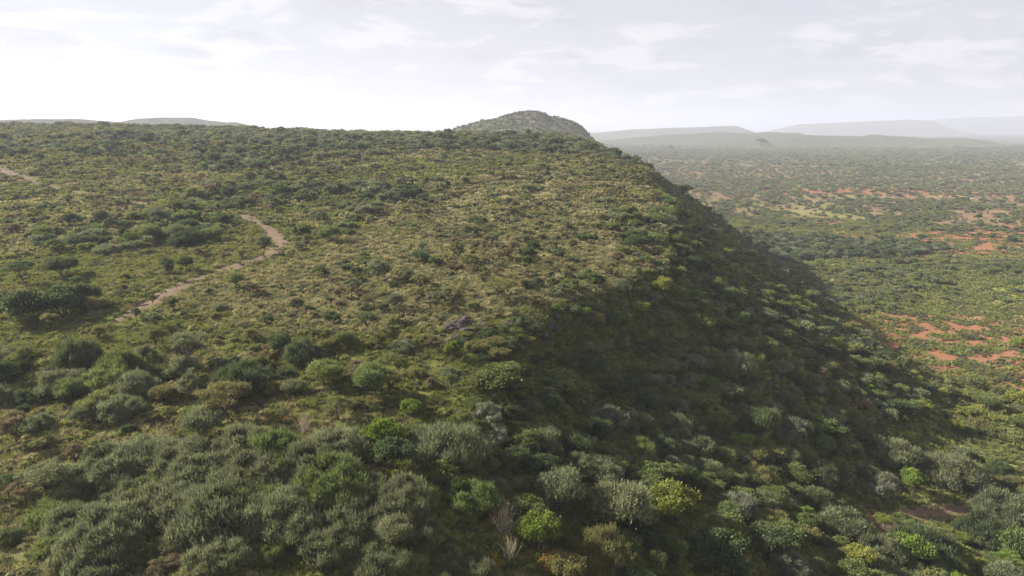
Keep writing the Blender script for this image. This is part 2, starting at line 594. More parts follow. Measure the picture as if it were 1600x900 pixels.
def hill(u0, u1, tops, dist, depth, base, seed, green, rough=1.0, nu=90, nd=46):
    """a hill whose skyline passes the pixels TOPS, standing DIST metres off and DEPTH metres deep"""
    us = np.linspace(u0, u1, nu)
    prof = np.interp(us, [t[0] for t in tops], [t[1] for t in tops])
    crest = np.array([pix_dir(800, v)[2] / pix_dir(800, v)[1] * dist for v in prof])
    X = (us - 800) / FPX * dist / pix_dir(800, 200)[1]
    d = np.linspace(-1, 1, nd)
    shape = np.exp(-(np.abs(d) * 1.55) ** 2.0)
    shape = (shape - shape[0]) / (1 - shape[0])
    XX, DD = np.meshgrid(X, d)
    YY = dist + DD * depth
    width = abs(X[-1] - X[0])
    n1 = fbm(XX, YY, depth * 0.5, seed, 5)
    ZZ = base - 8 + (crest[None, :] - base + 8) * shape[:, None] * (1 + 0.16 * rough * n1 * (1 - shape[:, None]) * 2)
    ZZ = ZZ + rough * fbm(XX, YY, depth * 0.12, seed + 3, 3) * (crest.max() - base) * 0.035
    v = np.stack([XX, YY, ZZ], -1).reshape(-1, 3)
    i = np.arange(nd - 1)[:, None] * nu; j = np.arange(nu - 1)[None, :]
    f = np.stack([i + j, i + j + 1, i + nu + j + 1, i + nu + j], -1).reshape(-1, 4)
    me = mesh_from('hill', v, f, [M_GROUND], smooth=True)
    c = np.zeros((len(v), 4)); c[:, 0] = 0.08; c[:, 1] = green; c[:, 2] = 0.6; c[:, 3] = min(0.95, max(0.35, (dist - 700) / 900))
    c[:, :3] += 0.25 * fbm(v[:, 0], v[:, 1], depth * 0.2, seed + 9, 3)[:, None]
    a = me.attributes.new('cover', 'FLOAT_COLOR', 'POINT')
    a.data.foreach_set('color', c.astype(np.float32).ravel())
    o = tag(put('hill', me), kind='structure')
    return v.reshape(nd, nu, 3)


NEAR_HILL = hill(690, 940, [(690, 212), (705, 206), (725, 198), (752, 189), (770, 188), (790, 181), (812, 176), (836, 174), (850, 178), (858, 184), (875, 184),
                            (890, 189), (905, 196), (915, 206), (926, 220), (940, 240)], 1050, 170, -40, 5, 0.35, 1.0, 130, 70)
hill(150, 420, [(150, 202), (190, 191), (215, 186), (250, 184), (300, 184), (325, 188), (350, 191), (370, 191), (395, 198), (420, 204)], 1900, 220, -20, 15, 0.35)
hill(-60, 250, [(-60, 188), (0, 188), (60, 186), (120, 186), (170, 189), (250, 200)], 1500, 200, -20, 19, 0.35)
hill(880, 1200, [(880, 214), (930, 208), (980, 203), (1050, 200), (1130, 197), (1150, 197), (1170, 205), (1200, 214)], 4600, 500, -64, 25, 0.35)
hill(900, 1260, [(900, 226), (960, 218), (1040, 211), (1090, 208), (1130, 206), (1160, 209), (1200, 206), (1250, 208), (1260, 216)], 2800, 300, -64, 29, 0.35)
hill(1190, 1560, [(1190, 216), (1230, 210), (1300, 212), (1350, 213), (1365, 210), (1385, 212), (1410, 213), (1450, 216), (1500, 215), (1530, 218), (1560, 224)], 2500, 220, -64, 35, 0.35)
hill(1050, 1210, [(1050, 227), (1100, 226), (1160, 225), (1172, 222), (1183, 219), (1190, 222), (1210, 226)], 2250, 120, -65, 37, 0.35)
hill(1200, 1500, [(1200, 208), (1230, 199), (1250, 194), (1300, 192), (1370, 189), (1420, 187), (1440, 188), (1462, 200), (1500, 209)], 7000, 800, -64, 41, 0.35, 0.6)
hill(1420, 1900, [(1420, 196), (1450, 187), (1520, 183), (1600, 182), (1700, 180), (1900, 190)], 9500, 900, -64, 45, 0.35, 0.6)


# ------------------------------------------------------------------ dirt tracks
def track(pixels, widths, lift=0.07):
    pts = np.array([ground_at(u, v)[:2] for u, v in pixels])
    # resample along a smoothed line
    seg = np.concatenate([[0], np.cumsum(np.hypot(*np.diff(pts, axis=0).T))])
    n = int(seg[-1] / 0.5) + 2
    s = np.linspace(0, seg[-1], n)
    px, py, w = np.interp(s, seg, pts[:, 0]), np.interp(s, seg, pts[:, 1]), np.interp(s, seg, widths)
    for _ in range(30):
        px[1:-1] = (px[:-2] + 2 * px[1:-1] + px[2:]) / 4
        py[1:-1] = (py[:-2] + 2 * py[1:-1] + py[2:]) / 4
    t = unit(np.stack([np.gradient(px), np.gradient(py)], -1))
    nrm = np.stack([-t[:, 1], t[:, 0]], -1)
    k = 13
    q = np.linspace(-1, 1, k)
    ends = np.minimum(1, np.minimum(s, s[-1] - s) / 7.0)
    ww = 0.95 * w * (1 + 0.7 * fbm(px, py, 3.0, 7, 3)) * (0.06 + 0.94 * ends)
    X = px[:, None] + nrm[:, 0:1] * q * ww[:, None] * 0.5
    Y = py[:, None] + nrm[:, 1:2] * q * ww[:, None] * 0.5
    prof = lift * (1 - np.abs(q) ** 4 * 2.4) - 0.03 * np.exp(-((np.abs(q) - 0.45) / 0.14) ** 2)
    Z = height(X, Y) + prof[None, :] + 0.06 * fbm(X, Y, 1.1, 5, 3)
    v = np.stack([X, Y, Z], -1).reshape(-1, 3)
    i = np.arange(n - 1)[:, None] * k; j = np.arange(k - 1)[None, :]
    f = np.stack([i + j, i + j + 1, i + k + j + 1, i + k + j], -1).reshape(-1, 4)
    me = mesh_from('path', v, f, [M_TRACK], smooth=True)
    tag(put('path', me), kind='structure')
    return np.stack([px, py, ww * 0.5], -1)


TRACKS = [
    track([(163, 517), (205, 492), (250, 466), (300, 440), (345, 423), (385, 412), (425, 398), (441, 380), (425, 362), (398, 346), (368, 334)], [6, 6.2, 5.2, 4.2, 3.6, 3.4, 3.6, 4.2, 4, 4, 3]),
    track([(-60, 250), (0, 264), (40, 279), (72, 291), (130, 303), (190, 312), (245, 320)], [5, 5, 4.5, 3.6, 2, 2.6, 2]),
    track([(1352, 838), (1375, 822), (1420, 806), (1470, 800), (1520, 800), (1560, 808)], [5.0, 5.4, 4.4, 4.2, 4.6, 3.4]),
]
TRACK_PTS = np.concatenate(TRACKS)

# ------------------------------------------------------------------ plant shapes
SHRUB_NEAR = [Plant('thorn_shrub', 100 + i, f, 2.4, h, nc, n, ln, wd, up, 0, 0.09, 14)
              for i, (f, h, nc, n, ln, wd, up) in enumerate([
                  ('bushy', 2.3, 90, 16000, 0.42, 0.052, 1.2), ('bushy', 2.8, 84, 16000, 0.44, 0.052, 1.3), ('round', 3.2, 34, 9500, 0.42, 0.08, 0.7),
                  ('bushy', 2.0, 100, 16000, 0.42, 0.05, 1.2), ('round', 2.8, 26, 8500, 0.42, 0.08, 0.7), ('ragged', 3.0, 36, 6500, 0.42, 0.08, 0.7)])]
SHRUB_MID = [Plant('thorn_shrub_b', 140 + i, f, 2.4, h, nc, n, 0.55, 0.17, 0.6, 0, 0.09, 6)
             for i, (f, h, nc, n) in enumerate([('low', 2.3, 22, 2600), ('low', 2.7, 18, 2600), ('round', 3.1, 18, 2600), ('low', 1.9, 22, 2600), ('round', 2.7, 14, 2300), ('ragged', 3.0, 22, 1800)])]
LEAFY_NEAR = [Plant('leafy_bush', 180 + i, f, 2.2, h, nc, n, 0.22, 0.15, 0.35, 0, 0.1, 8)
              for i, (f, h, nc, n) in enumerate([('round', 3.4, 20, 8500), ('low', 2.7, 24, 8500), ('round', 3.8, 16, 8500)])]
TREE_NEAR = [Plant('acacia', 220 + i, f, rad, h, nc, n, 0.34, 0.07, 0.3, th, 0.13, 12, squash=sq)
             for i, (f, rad, h, nc, n, th, sq) in enumerate([('umbrella', 2.6, 3.6, 34, 5200, 1.3, 0.5), ('round', 1.9, 3.9, 20, 4600, 1.2, 0.8), ('ragged', 2.0, 4.2, 26, 3600, 1.1, 0.7), ('umbrella', 2.1, 3.9, 24, 4200, 1.6, 0.55)])]
DEAD = [Plant('dead_shrub', 260 + i, 'ragged', 2.2, 2.8, 34, 240, 0.2, 0.06, 0.4, 0, 0.11, 30, bark=M_PALE) for i in range(2)]
# for the scatter
S_SHRUB = [Plant('scrub_a', 300 + i, f, 2.4, h, nc, n, 0.7, 0.26, 0.5, 0, 0.09, 4, quad=False, mat=M_SCRUB)
           for i, (f, h, nc, n) in enumerate([('low', 2.3, 18, 1300), ('low', 2.7, 16, 1300), ('round', 3.1, 14, 1300), ('low', 1.9, 18, 1300), ('ragged', 3.0, 18, 900)])]
S_TREE = [Plant('scrub_t', 330 + i, f, 2.3, h, nc, n, 0.5, 0.17, 0.3, 1.2, 0.13, 7, quad=False, mat=M_SCRUB, squash=0.6)
          for i, (f, h, nc, n) in enumerate([('umbrella', 3.6, 26, 900), ('round', 3.9, 14, 900), ('ragged', 4.2, 18, 700)])]
S_FAR = [Plant('scrub_f', 350 + i, f, 2.4, h, nc, n, 1.0, 0.6, 0.3, 0, 0.09, 1, quad=False, mat=M_SCRUB)
         for i, (f, h, nc, n) in enumerate([('low', 2.3, 12, 240), ('low', 2.6, 10, 240), ('round', 3.0, 10, 240)])]


def tuft(name, seed, n, rad, h, lean, width):
    r = np.random.default_rng(seed)
    a = r.random(n) * 2 * math.pi; k = np.sqrt(r.random(n)) * rad * 0.55
    p = np.stack([k * np.cos(a), k * np.sin(a), np.full(n, -0.06)], -1)
    out = np.stack([np.cos(a), np.sin(a), np.zeros(n)], -1)
    L = h * (0.55 + 0.6 * r.random(n))[:, None]
    tip = p + np.array([0, 0, 1]) * L + out * L * lean * r.random(n)[:, None] + r.normal(size=(n, 3)) * 0.05
    side = unit(np.cross(tip - p, r.normal(size=(n, 3)))) * width
    v = np.stack([p - side, p + side, tip], 1).reshape(-1, 3)
    return mesh_from(name, v, np.arange(n * 3).reshape(-1, 3), [M_SCRUB], tone=np.repeat(np.clip(0.5 + 0.22 * r.normal(size=n), 0, 1), 3))


def herb(name, seed, n, rad, h, length, width):
    r = np.random.default_rng(seed)
    c, q = dome_clumps(r, 7, rad, h, 'low')
    v, f, t = leaves(r, c, q, n, length, width, 0.5, 0.8, False)
    return mesh_from(name, v, f, [M_SCRUB], tone=t)


S_GRASS = [tuft('tuft', 400 + i, 70, 0.55, 0.6, 0.9, 0.028) for i in range(3)] + [herb('herb', 410 + i, 170, 0.55, 0.55, 0.22, 0.09) for i in range(3)]


def carpet(name, seed, items, size, count, smin, smax):
    """a patch of low growth for the middle distance"""
    r = np.random.default_rng(seed)
    V, F, T, o = [], [], [], 0
    for _ in range(count):
        v, f, t = items(r)
        s = smin + (smax - smin) * r.random()
        a = r.random() * 6.28
        x, y = (r.random(2) - 0.5) * size
        rot = np.array([[math.cos(a), -math.sin(a), 0], [math.sin(a), math.cos(a), 0], [0, 0, 1]])
        V.append((v * s) @ rot.T + np.array([x, y, 0])); F.append(f + o); T.append(t); o += len(v)
    return mesh_from(name, np.concatenate(V), np.concatenate(F), [M_SCRUB], tone=np.concatenate(T))


def _clump(r):
    n = 46
    c, q = dome_clumps(r, 4, 0.5, 0.55, 'low')
    return leaves(r, c, q, n, 0.34, 0.17, 0.5, 0.8, False)


S_CARPET = [carpet('carpet', 430 + i, _clump, 5.0, 16, 0.7, 1.7) for i in range(3)]


def scatter_nodes(name, meshes):
    """geometry nodes: instance one of MESHES on every point, by the attributes turn, size, pick; keep 'tint'"""
    ng = bpy.data.node_groups.new(name, 'GeometryNodeTree')
    ng.interface.new_socket('Geometry', in_out='INPUT', socket_type='NodeSocketGeometry')
    ng.interface.new_socket('Geometry', in_out='OUTPUT', socket_type='NodeSocketGeometry')
    N, L = ng.nodes, ng.links
    gi, go = N.new('NodeGroupInput'), N.new('NodeGroupOutput')
    join = N.new('GeometryNodeJoinGeometry')
    for k, me in enumerate(reversed(meshes)):
        src = bpy.data.objects.new(name + '_source', me)
        oi = N.new('GeometryNodeObjectInfo'); oi.inputs['Object'].default_value = src
        oi.inputs['As Instance'].default_value = True
        L.new(oi.outputs['Geometry'], join.inputs[0])
    iop = N.new('GeometryNodeInstanceOnPoints')
    L.new(gi.outputs[0], iop.inputs['Points'])
    L.new(join.outputs[0], iop.inputs['Instance'])
    iop.inputs['Pick Instance'].default_value = True

    def attr(nm, typ):
        a = N.new('GeometryNodeInputNamedAttribute'); a.data_type = typ
        a.inputs['Name'].default_value = nm
        return a.outputs[0]
    L.new(attr('pick', 'INT'), iop.inputs['Instance Index'])
    L.new(attr('turn', 'FLOAT_VECTOR'), iop.inputs['Rotation'])
    L.new(attr('size', 'FLOAT_VECTOR'), iop.inputs['Scale'])
    L.new(iop.outputs[0], go.inputs[0])
    return ng


def scatter(name, label, cat, meshes, pts, size, tint, turn=None):
    n = len(pts)
    me = bpy.data.meshes.new(name)
    me.vertices.add(n)
    me.vertices.foreach_set('co', np.asarray(pts, np.float32).ravel())
    if turn is None:
        turn = np.stack([rng.normal(size=n) * 0.06, rng.normal(size=n) * 0.06, rng.random(n) * 6.283], -1)
    for nm, typ, key, val in (('turn', 'FLOAT_VECTOR', 'vector', turn), ('size', 'FLOAT_VECTOR', 'vector', size)):
        me.attributes.new(nm, typ, 'POINT').data.foreach_set(key, np.asarray(val, np.float32).ravel())
    me.attributes.new('pick', 'INT', 'POINT').data.foreach_set('value', rng.integers(0, len(meshes), n).astype(np.int32))
    c = np.ones((n, 4)); c[:, :3] = tint
    me.attributes.new('tint', 'FLOAT_COLOR', 'POINT').data.foreach_set('color', c.astype(np.float32).ravel())
    o = tag(put(name, me), label, cat, None, 'stuff')
    md = o.modifiers.new('scatter', 'NODES')
    md.node_group = scatter_nodes(name, meshes)
    return o


# ------------------------------------------------------------------ where plants grow
TONES = {
    'grey-green': (0.158, 0.176, 0.098), 'olive': (0.182, 0.182, 0.076), 'dark green': (0.088, 0.112, 0.054), 'mid-green': (0.142, 0.172, 0.066),
    'bright green': (0.155, 0.215, 0.050), 'yellow-green': (0.215, 0.232, 0.062), 'silvery grey': (0.185, 0.196, 0.138), 'brownish': (0.185, 0.158, 0.092),
    'rust-tinged': (0.23, 0.18, 0.062), 'pale bare': (0.30, 0.26, 0.16),
}


def zone_of(x, y):
    s = x - float(rim(y))
    if s < 2: return 'plateau'
    if height(x, y) > PLAIN + 4: return 'slope'
    return 'plain'


PLANTS = []     # x, y, width, kind, tone, form, fixed


class Grid:
    def __init__(self, cell):
        self.c, self.d = cell, {}

    def free(self, x, y, r, k=0.5):
        a, b = int(x // self.c), int(y // self.c)
        for i in range(a - 2, a + 3):
            for j in range(b - 2, b + 3):
                for (px, py, pr) in self.d.get((i, j), ()):
                    if (px - x) ** 2 + (py - y) ** 2 < ((pr + r) * k) ** 2:
                        return False
        return True

    def add(self, x, y, r):
        self.d.setdefault((int(x // self.c), int(y // self.c)), []).append((x, y, r))


grid = Grid(6.0)


def plant_at(u, v, wpx, hpx, kind, tone, form=None):
    """a plant that the photograph shows standing at pixel (u, v), WPX wide and HPX high"""
    x, y, z = ground_at(u, v)
    d = to_pix(x, y, z)[2]
    PLANTS.append(dict(x=x, y=y, w=wpx * d / FPX, h=hpx * d / FPX, kind=kind, tone=tone, form=form, fixed=True))
    grid.add(x, y, wpx * d / FPX / 2)


MARKED = [
    # u, v, width, height in px, kind, tone, shape number
    (36, 447, 46, 38, 'tree', 'dark green', 0), (100, 436, 54, 34, 'shrub', 'dark green', 2), (45, 509, 80, 62, 'leafy', 'dark green', 1),
    (102, 494, 64, 54, 'leafy', 'dark green', 1), (128, 484, 52, 46, 'leafy', 'dark green', 1), (80, 520, 28, 30, 'tree', 'olive', 0),
    (154, 534, 22, 28, 'tree', 'olive', 1), (214, 502, 17, 24, 'tree', 'grey-green', 1), (273, 494, 18, 32, 'tree', 'dark green', 2),
    (247, 546, 36, 40, 'tree', 'olive', 1), (264, 441, 24, 42, 'tree', 'dark green', 2), (290, 424, 26, 26, 'tree', 'dark green', 1),
    (292, 576, 64, 66, 'tree', 'grey-green', 2), (367, 452, 32, 27, 'tree', 'mid-green', 1), (355, 661, 86, 60, 'tree', 'olive', 0),
    (27, 697, 52, 62, 'tree', 'brownish', 2), (265, 667, 30, 36, 'tree', 'olive', 2), (412, 399, 26, 34, 'tree', 'grey-green', 1),
    (380, 409, 16, 24, 'tree', 'olive', 2), (67, 275, 20, 20, 'tree', 'grey-green', 0), (172, 241, 40, 20, 'tree', 'dark green', 0),
    (187, 258, 22, 18, 'tree', 'dark green', 0), (250, 256, 34, 22, 'tree', 'dark green', 0), (275, 236, 28, 14, 'tree', 'mid-green', 0),
    (5, 223, 14, 16, 'tree', 'dark green', 1), (240, 478, 14, 20, 'tree', 'olive', 1), (716, 410, 24, 38, 'tree', 'mid-green', 2),
    (748, 358, 30, 22, 'leafy', 'dark green', 0), (804, 398, 20, 24, 'tree', 'brownish', 1), (828, 409, 22, 22, 'leafy', 'dark green', 2),
    (786, 470, 52, 32, 'tree', 'olive', 0), (244, 662, 20, 22, 'shrub', 'olive', 1), (120, 735, 34, 48, 'tree', 'brownish', 2),
    (155, 742, 48, 52, 'leafy', 'dark green', 2), (80, 785, 80, 60, 'tree', 'grey-green', 0), (12, 610, 44, 50, 'tree', 'dark green', 1),
    (125, 578, 66, 48, 'shrub', 'dark green', 0), (190, 592, 64, 48, 'shrub', 'mid-green', 0), (104, 618, 74, 44, 'shrub', 'grey-green', 1),
    (215, 618, 66, 36, 'shrub', 'grey-green', 3), (160, 648, 70, 38, 'shrub', 'mid-green', 0), (190, 655, 66, 44, 'shrub', 'grey-green', 1),
    (318, 690, 70, 50, 'shrub', 'grey-green', 2), (380, 610, 90, 44, 'shrub', 'dark green', 0), (298, 630, 44, 44, 'shrub', 'grey-green', 5),
    (440, 560, 36, 40, 'shrub', 'dark green', 2), (470, 570, 50, 42, 'shrub', 'dark green', 0), (510, 605, 60, 40, 'shrub', 'mid-green', 2),
    (580, 625, 60, 56, 'shrub', 'mid-green', 2), (610, 620, 44, 48, 'tree', 'olive', 2),
    # bright crowns on the shaded face
    (1032, 467, 32, 36, 'leafy', 'yellow-green', 2), (1000, 502, 30, 32, 'leafy', 'yellow-green', 0), (867, 497, 18, 20, 'leafy', 'bright green', 2),
    (1072, 482, 20, 20, 'leafy', 'bright green', 0), (946, 527, 22, 14, 'leafy', 'yellow-green', 1), (708, 566, 26, 36, 'leafy', 'bright green', 2),
    (1054, 822, 80, 70, 'leafy', 'yellow-green', 2), (842, 866, 68, 70, 'leafy', 'bright green', 0), (1060, 420, 26, 18, 'leafy', 'mid-green', 1),
    (1590, 545, 26, 20, 'leafy', 'yellow-green', 1), (1300, 545, 30, 18, 'leafy', 'yellow-green', 1), (1335, 572, 34, 18, 'leafy', 'mid-green', 1),
    (1036, 352, 14, 10, 'leafy', 'bright green', 1), (1160, 700, 36, 22, 'leafy', 'bright green', 1), (1240, 752, 50, 32, 'leafy', 'mid-green', 1),
    (1425, 775, 40, 44, 'leafy', 'bright green', 2), (1100, 760, 40, 24, 'leafy', 'mid-green', 1), (1435, 650, 40, 26, 'leafy', 'yellow-green', 0),
    (1540, 640, 44, 28, 'leafy', 'mid-green', 0), (1590, 635, 40, 26, 'leafy', 'yellow-green', 1), (820, 715, 56, 46, 'leafy', 'mid-green', 1),
    (800, 740, 50, 48, 'leafy', 'dark green', 2), (840, 752, 60, 44, 'leafy', 'dark green', 0), (1480, 880, 60, 40, 'leafy', 'yellow-green', 1), (1340, 890, 50, 40, 'leafy', 'yellow-green', 0),
    (1590, 880, 70, 60, 'leafy', 'mid-green', 1), (1420, 880, 60, 50, 'leafy', 'bright green', 1), (1020, 810, 40, 36, 'leafy', 'mid-green', 2), (1010, 862, 60, 50, 'leafy', 'dark green', 1),
    (1120, 880, 90, 56, 'leafy', 'dark green', 1), (1200, 870, 70, 50, 'leafy', 'dark green', 0),
    (600, 700, 60, 50, 'leafy', 'bright green', 1), (745, 745, 36, 20, 'leafy', 'olive', 1), (745, 640, 44, 20, 'leafy', 'mid-green', 1), (900, 640, 60, 30, 'leafy', 'mid-green', 1), (780, 610, 90, 42, 'leafy', 'mid-green', 1), (870, 612, 80, 38, 'leafy', 'mid-green', 1),
    # silvery shrubs
    (1240, 690, 46, 34, 'shrub', 'silvery grey', 5), (1380, 786, 54, 44, 'shrub', 'silvery grey', 5), (1138, 545, 30, 20, 'shrub', 'silvery grey', 5), (1150, 806, 60, 40, 'shrub', 'silvery grey', 1),
    (1075, 610, 30, 24, 'shrub', 'silvery grey', 5), (1220, 590, 40, 24, 'shrub', 'silvery grey', 5), (1230, 895, 60, 40, 'shrub', 'silvery grey', 1), (1085, 580, 36, 24, 'shrub', 'silvery grey', 2),
    (1060, 650, 40, 26, 'shrub', 'silvery grey', 5), (950, 680, 70, 44, 'shrub', 'silvery grey', 5), (1046, 745, 40, 30, 'shrub', 'silvery grey', 5), (1180, 620, 30, 22, 'shrub', 'silvery grey', 5),
    # big grey-green shrubs low on the face
    (965, 825, 104, 72, 'shrub', 'grey-green', 2), (870, 800, 84, 66, 'shrub', 'grey-green', 2), (905, 745, 50, 36, 'shrub', 'grey-green', 1), (628, 806, 96, 62, 'shrub', 'grey-green', 1),
    (735, 798, 84, 52, 'shrub', 'mid-green', 1), (700, 720, 116, 56, 'shrub', 'grey-green', 0), (690, 755, 60, 40, 'leafy', 'mid-green', 1), (620, 740, 70, 60, 'leafy', 'dark green', 2), (530, 720, 90, 56, 'shrub', 'grey-green', 1),
    (620, 860, 60, 50, 'shrub', 'grey-green', 2), (1318, 848, 76, 48, 'shrub', 'grey-green', 2), (1566, 822, 86, 54, 'shrub', 'grey-green', 1), (1200, 835, 64, 40, 'shrub', 'olive', 1),
    (1390, 720, 80, 34, 'shrub', 'grey-green', 0), (1480, 752, 90, 42, 'shrub', 'grey-green', 0), (1440, 872, 100, 46, 'shrub', 'dark green', 0), (1530, 850, 70, 50, 'shrub', 'dark green', 1), (1275, 800, 60, 36, 'shrub', 'dark green', 0),
    (1370, 880, 70, 50, 'shrub', 'grey-green', 1), (940, 885, 90, 60, 'shrub', 'olive', 0), (1090, 720, 60, 36, 'shrub', 'grey-green', 5), (990, 600, 40, 24, 'shrub', 'dark green', 1),
    (870, 890, 56, 30, 'leafy', 'rust-tinged', 1), (915, 897, 50, 28, 'leafy', 'rust-tinged', 1), (770, 892, 36, 26, 'leafy', 'rust-tinged', 1), (1085, 785, 26, 18, 'leafy', 'rust-tinged', 1),
    (788, 836, 62, 54, 'dead', 'pale bare', 0), (795, 880, 50, 46, 'dead', 'pale bare', 1), (870, 440, 16, 18, 'dead', 'pale bare', 1), (475, 680, 34, 34, 'dead', 'pale bare', 0),
    (700, 822, 40, 22, 'leafy', 'yellow-green', 1),
]
for m in MARKED:
    plant_at(*m)
# rounded bushes standing close together down the shaded face
for v_ in range(450, 760, 34):
    for u_ in range(800 + (v_ - 450) // 3, 1180 + (v_ - 450) // 2, 46):
        uu, vv = u_ + random.uniform(-17, 17), v_ + random.uniform(-12, 12)
        gx, gy, gz = ground_at(uu, vv)
        w_ = random.uniform(30, 54) * (0.7 + 0.5 * (vv - 450) / 300)
        if gx - float(rim(gy)) > 1.5 and grid.free(gx, gy, w_ * gy / FPX / 2, 0.75):
            plant_at(uu, vv, w_, w_ * random.uniform(0.55, 0.8), random.choice(('leafy', 'shrub', 'shrub')), random.choice(('mid-green', 'mid-green', 'grey-green', 'grey-green', 'olive', 'dark green')))

# thicket of tall grey-green shrubs, and other thick stands: pixel ellipses
STANDS = [
    # u, v, ru, rv, plants per 100 m2, mean width, tones, kinds
    (330, 800, 260, 100, 16.0, 5.0, ('grey-green', 'grey-green', 'grey-green', 'mid-green'), 'thicket'),
    (110, 850, 150, 60, 4.2, 3.6, ('grey-green', 'mid-green', 'olive'), 'shrub'),
    (640, 870, 150, 60, 8.0, 3.8, ('grey-green', 'grey-green', 'mid-green'), 'thicket'),
    (110, 600, 190, 46, 4.2, 4.0, ('dark green', 'grey-green', 'mid-green'), 'shrub'),
    (220, 370, 150, 30, 4.0, 4.4, ('dark green', 'mid-green', 'grey-green'), 'shrub'),
    (300, 350, 60, 22, 4.0, 4.4, ('dark green', 'mid-green'), 'shrub'),
    (410, 310, 110, 26, 4.2, 4.4, ('mid-green', 'grey-green', 'dark green'), 'shrub'),
    (400, 255, 60, 20, 3.0, 5.0, ('dark green', 'grey-green'), 'shrub'),
    (620, 305, 90, 16, 3.4, 4.6, ('dark green', 'grey-green'), 'shrub'),
    (830, 228, 150, 12, 5.0, 5.4, ('dark green', 'grey-green'), 'shrub'),
    (530, 360, 60, 40, 2.8, 3.4, ('grey-green', 'mid-green'), 'shrub'),
    (560, 420, 50, 24, 2.2, 3.2, ('dark green', 'mid-green'), 'shrub'),
    (470, 560, 90, 50, 3.2, 3.2, ('dark green', 'mid-green', 'olive'), 'shrub'),
    (330, 620, 150, 50, 3.0, 3.4, ('grey-green', 'olive'), 'shrub'),
    (620, 560, 60, 60, 2.4, 2.6, ('olive', 'mid-green'), 'shrub'),
    (1030, 400, 60, 60, 5.0, 4.2, ('dark green', 'mid-green', 'grey-green'), 'shrub'),
    (1450, 875, 170, 45, 7.0, 2.6, ('yellow-green', 'mid-green', 'bright green', 'olive'), 'leafy'),
    (1500, 650, 120, 50, 3.0, 3.0, ('yellow-green', 'mid-green', 'olive'), 'leafy'),
    (620, 680, 120, 50, 3.0, 2.6, ('mid-green', 'olive', 'bright green'), 'leafy'),
    (930, 490, 90, 55, 9.0, 2.6, ('mid-green', 'grey-green', 'dark green'), 'shrub'),
    (940, 500, 80, 50, 6.0, 2.2, ('mid-green', 'olive', 'bright green', 'dark green'), 'leafy'),
    (820, 590, 120, 45, 8.0, 2.6, ('mid-green', 'dark green', 'olive'), 'leafy'),
    (920, 640, 150, 60, 8.0, 2.8, ('grey-green', 'mid-green', 'dark green'), 'shrub'),
    (500, 240, 200, 26, 2.2, 4.4, ('grey-green', 'dark green', 'olive'), 'shrub'),
    (150, 230, 200, 25, 1.8, 4.6, ('dark green', 'grey-green', 'olive'), 'shrub'),
]
STAND_W = []
for (u, v, ru, rv, dens, w, tones, kind) in STANDS:
    c = ground_at(u, v)
    l, r_ = ground_at(u - ru, v), ground_at(u + ru, v)
    t, b = ground_at(u, max(v - rv, 212)), ground_at(u, min(v + rv, 1000))
    STAND_W.append(((t[0] + b[0]) / 2, (t[1] + b[1]) / 2, abs(r_[0] - l[0]) / 2, abs(t[1] - b[1]) / 2, dens, w, tones, kind))


def pick_tone(p):
    k, w = zip(*p)
    return random.choices(k, w)[0]


def track_gap(x, y):
    """distance from the middle of the nearest dirt track, for arrays"""
    d = np.full(len(x), 99.0)
    for q in TRACK_PTS[::4]:
        d = np.minimum(d, np.hypot(x - q[0], y - q[1]))
    return d


def grow(x, y, w, kind, tone, k=0.5, gap=99.0, form=None):
    if kind != 'leafy' and gap < 1.6 + 0.42 * w:
        return
    if not grid.free(x, y, w / 2, k):
        return
    grid.add(x, y, w / 2)
    PLANTS.append(dict(x=float(x), y=float(y), w=w, h=None, kind=kind, tone=tone, form=form, fixed=False))


for (cx, cy_, rx, ry, dens, w, tones, kind) in STAND_W:
    n = int(math.pi * rx * ry * dens / 100 * 1.6)
    a, q = rng.random(n) * 6.283, np.sqrt(rng.random(n))
    X, Y = cx + rx * q * np.cos(a), cy_ + ry * q * np.sin(a)
    for x, y, gp in zip(X, Y, track_gap(X, Y)):
        th = kind == 'thicket'
        grow(x, y, max(1.6, random.gauss(w, w * 0.22)), 'tree' if random.random() < 0.06 and not th else 'leafy' if kind == 'leafy' else 'shrub', random.choice(tones), 0.3 if th else 0.42, gp, random.choice((0, 1, 1, 3)) if th else None)


# open growth over plateau, face and near plain
def fill(n, y0, y1, chooser, margin=90):
    Y = y0 + (y1 - y0) * np.sqrt(rng.random(n))
    X = (rng.random(n) * 2 - 1) * (0.86 * Y + 12)
    H = height(X, Y)
    U, V, D = to_pix(X, Y, H)
    ok = (D > 5) & (U > -margin) & (U < 1600 + margin) & (V < 900 + margin * 1.6)
    X, Y, H = X[ok], Y[ok], H[ok]
    NZ, S, G = fbm(X, Y, 34, 201, 3), X - rim(Y), track_gap(X, Y)
    for x, y, h, nz, s, gp in zip(X, Y, H, NZ, S, G):
        r_ = chooser(x, y, h, nz, s)
        if r_:
            grow(x, y, *r_, gap=gp)


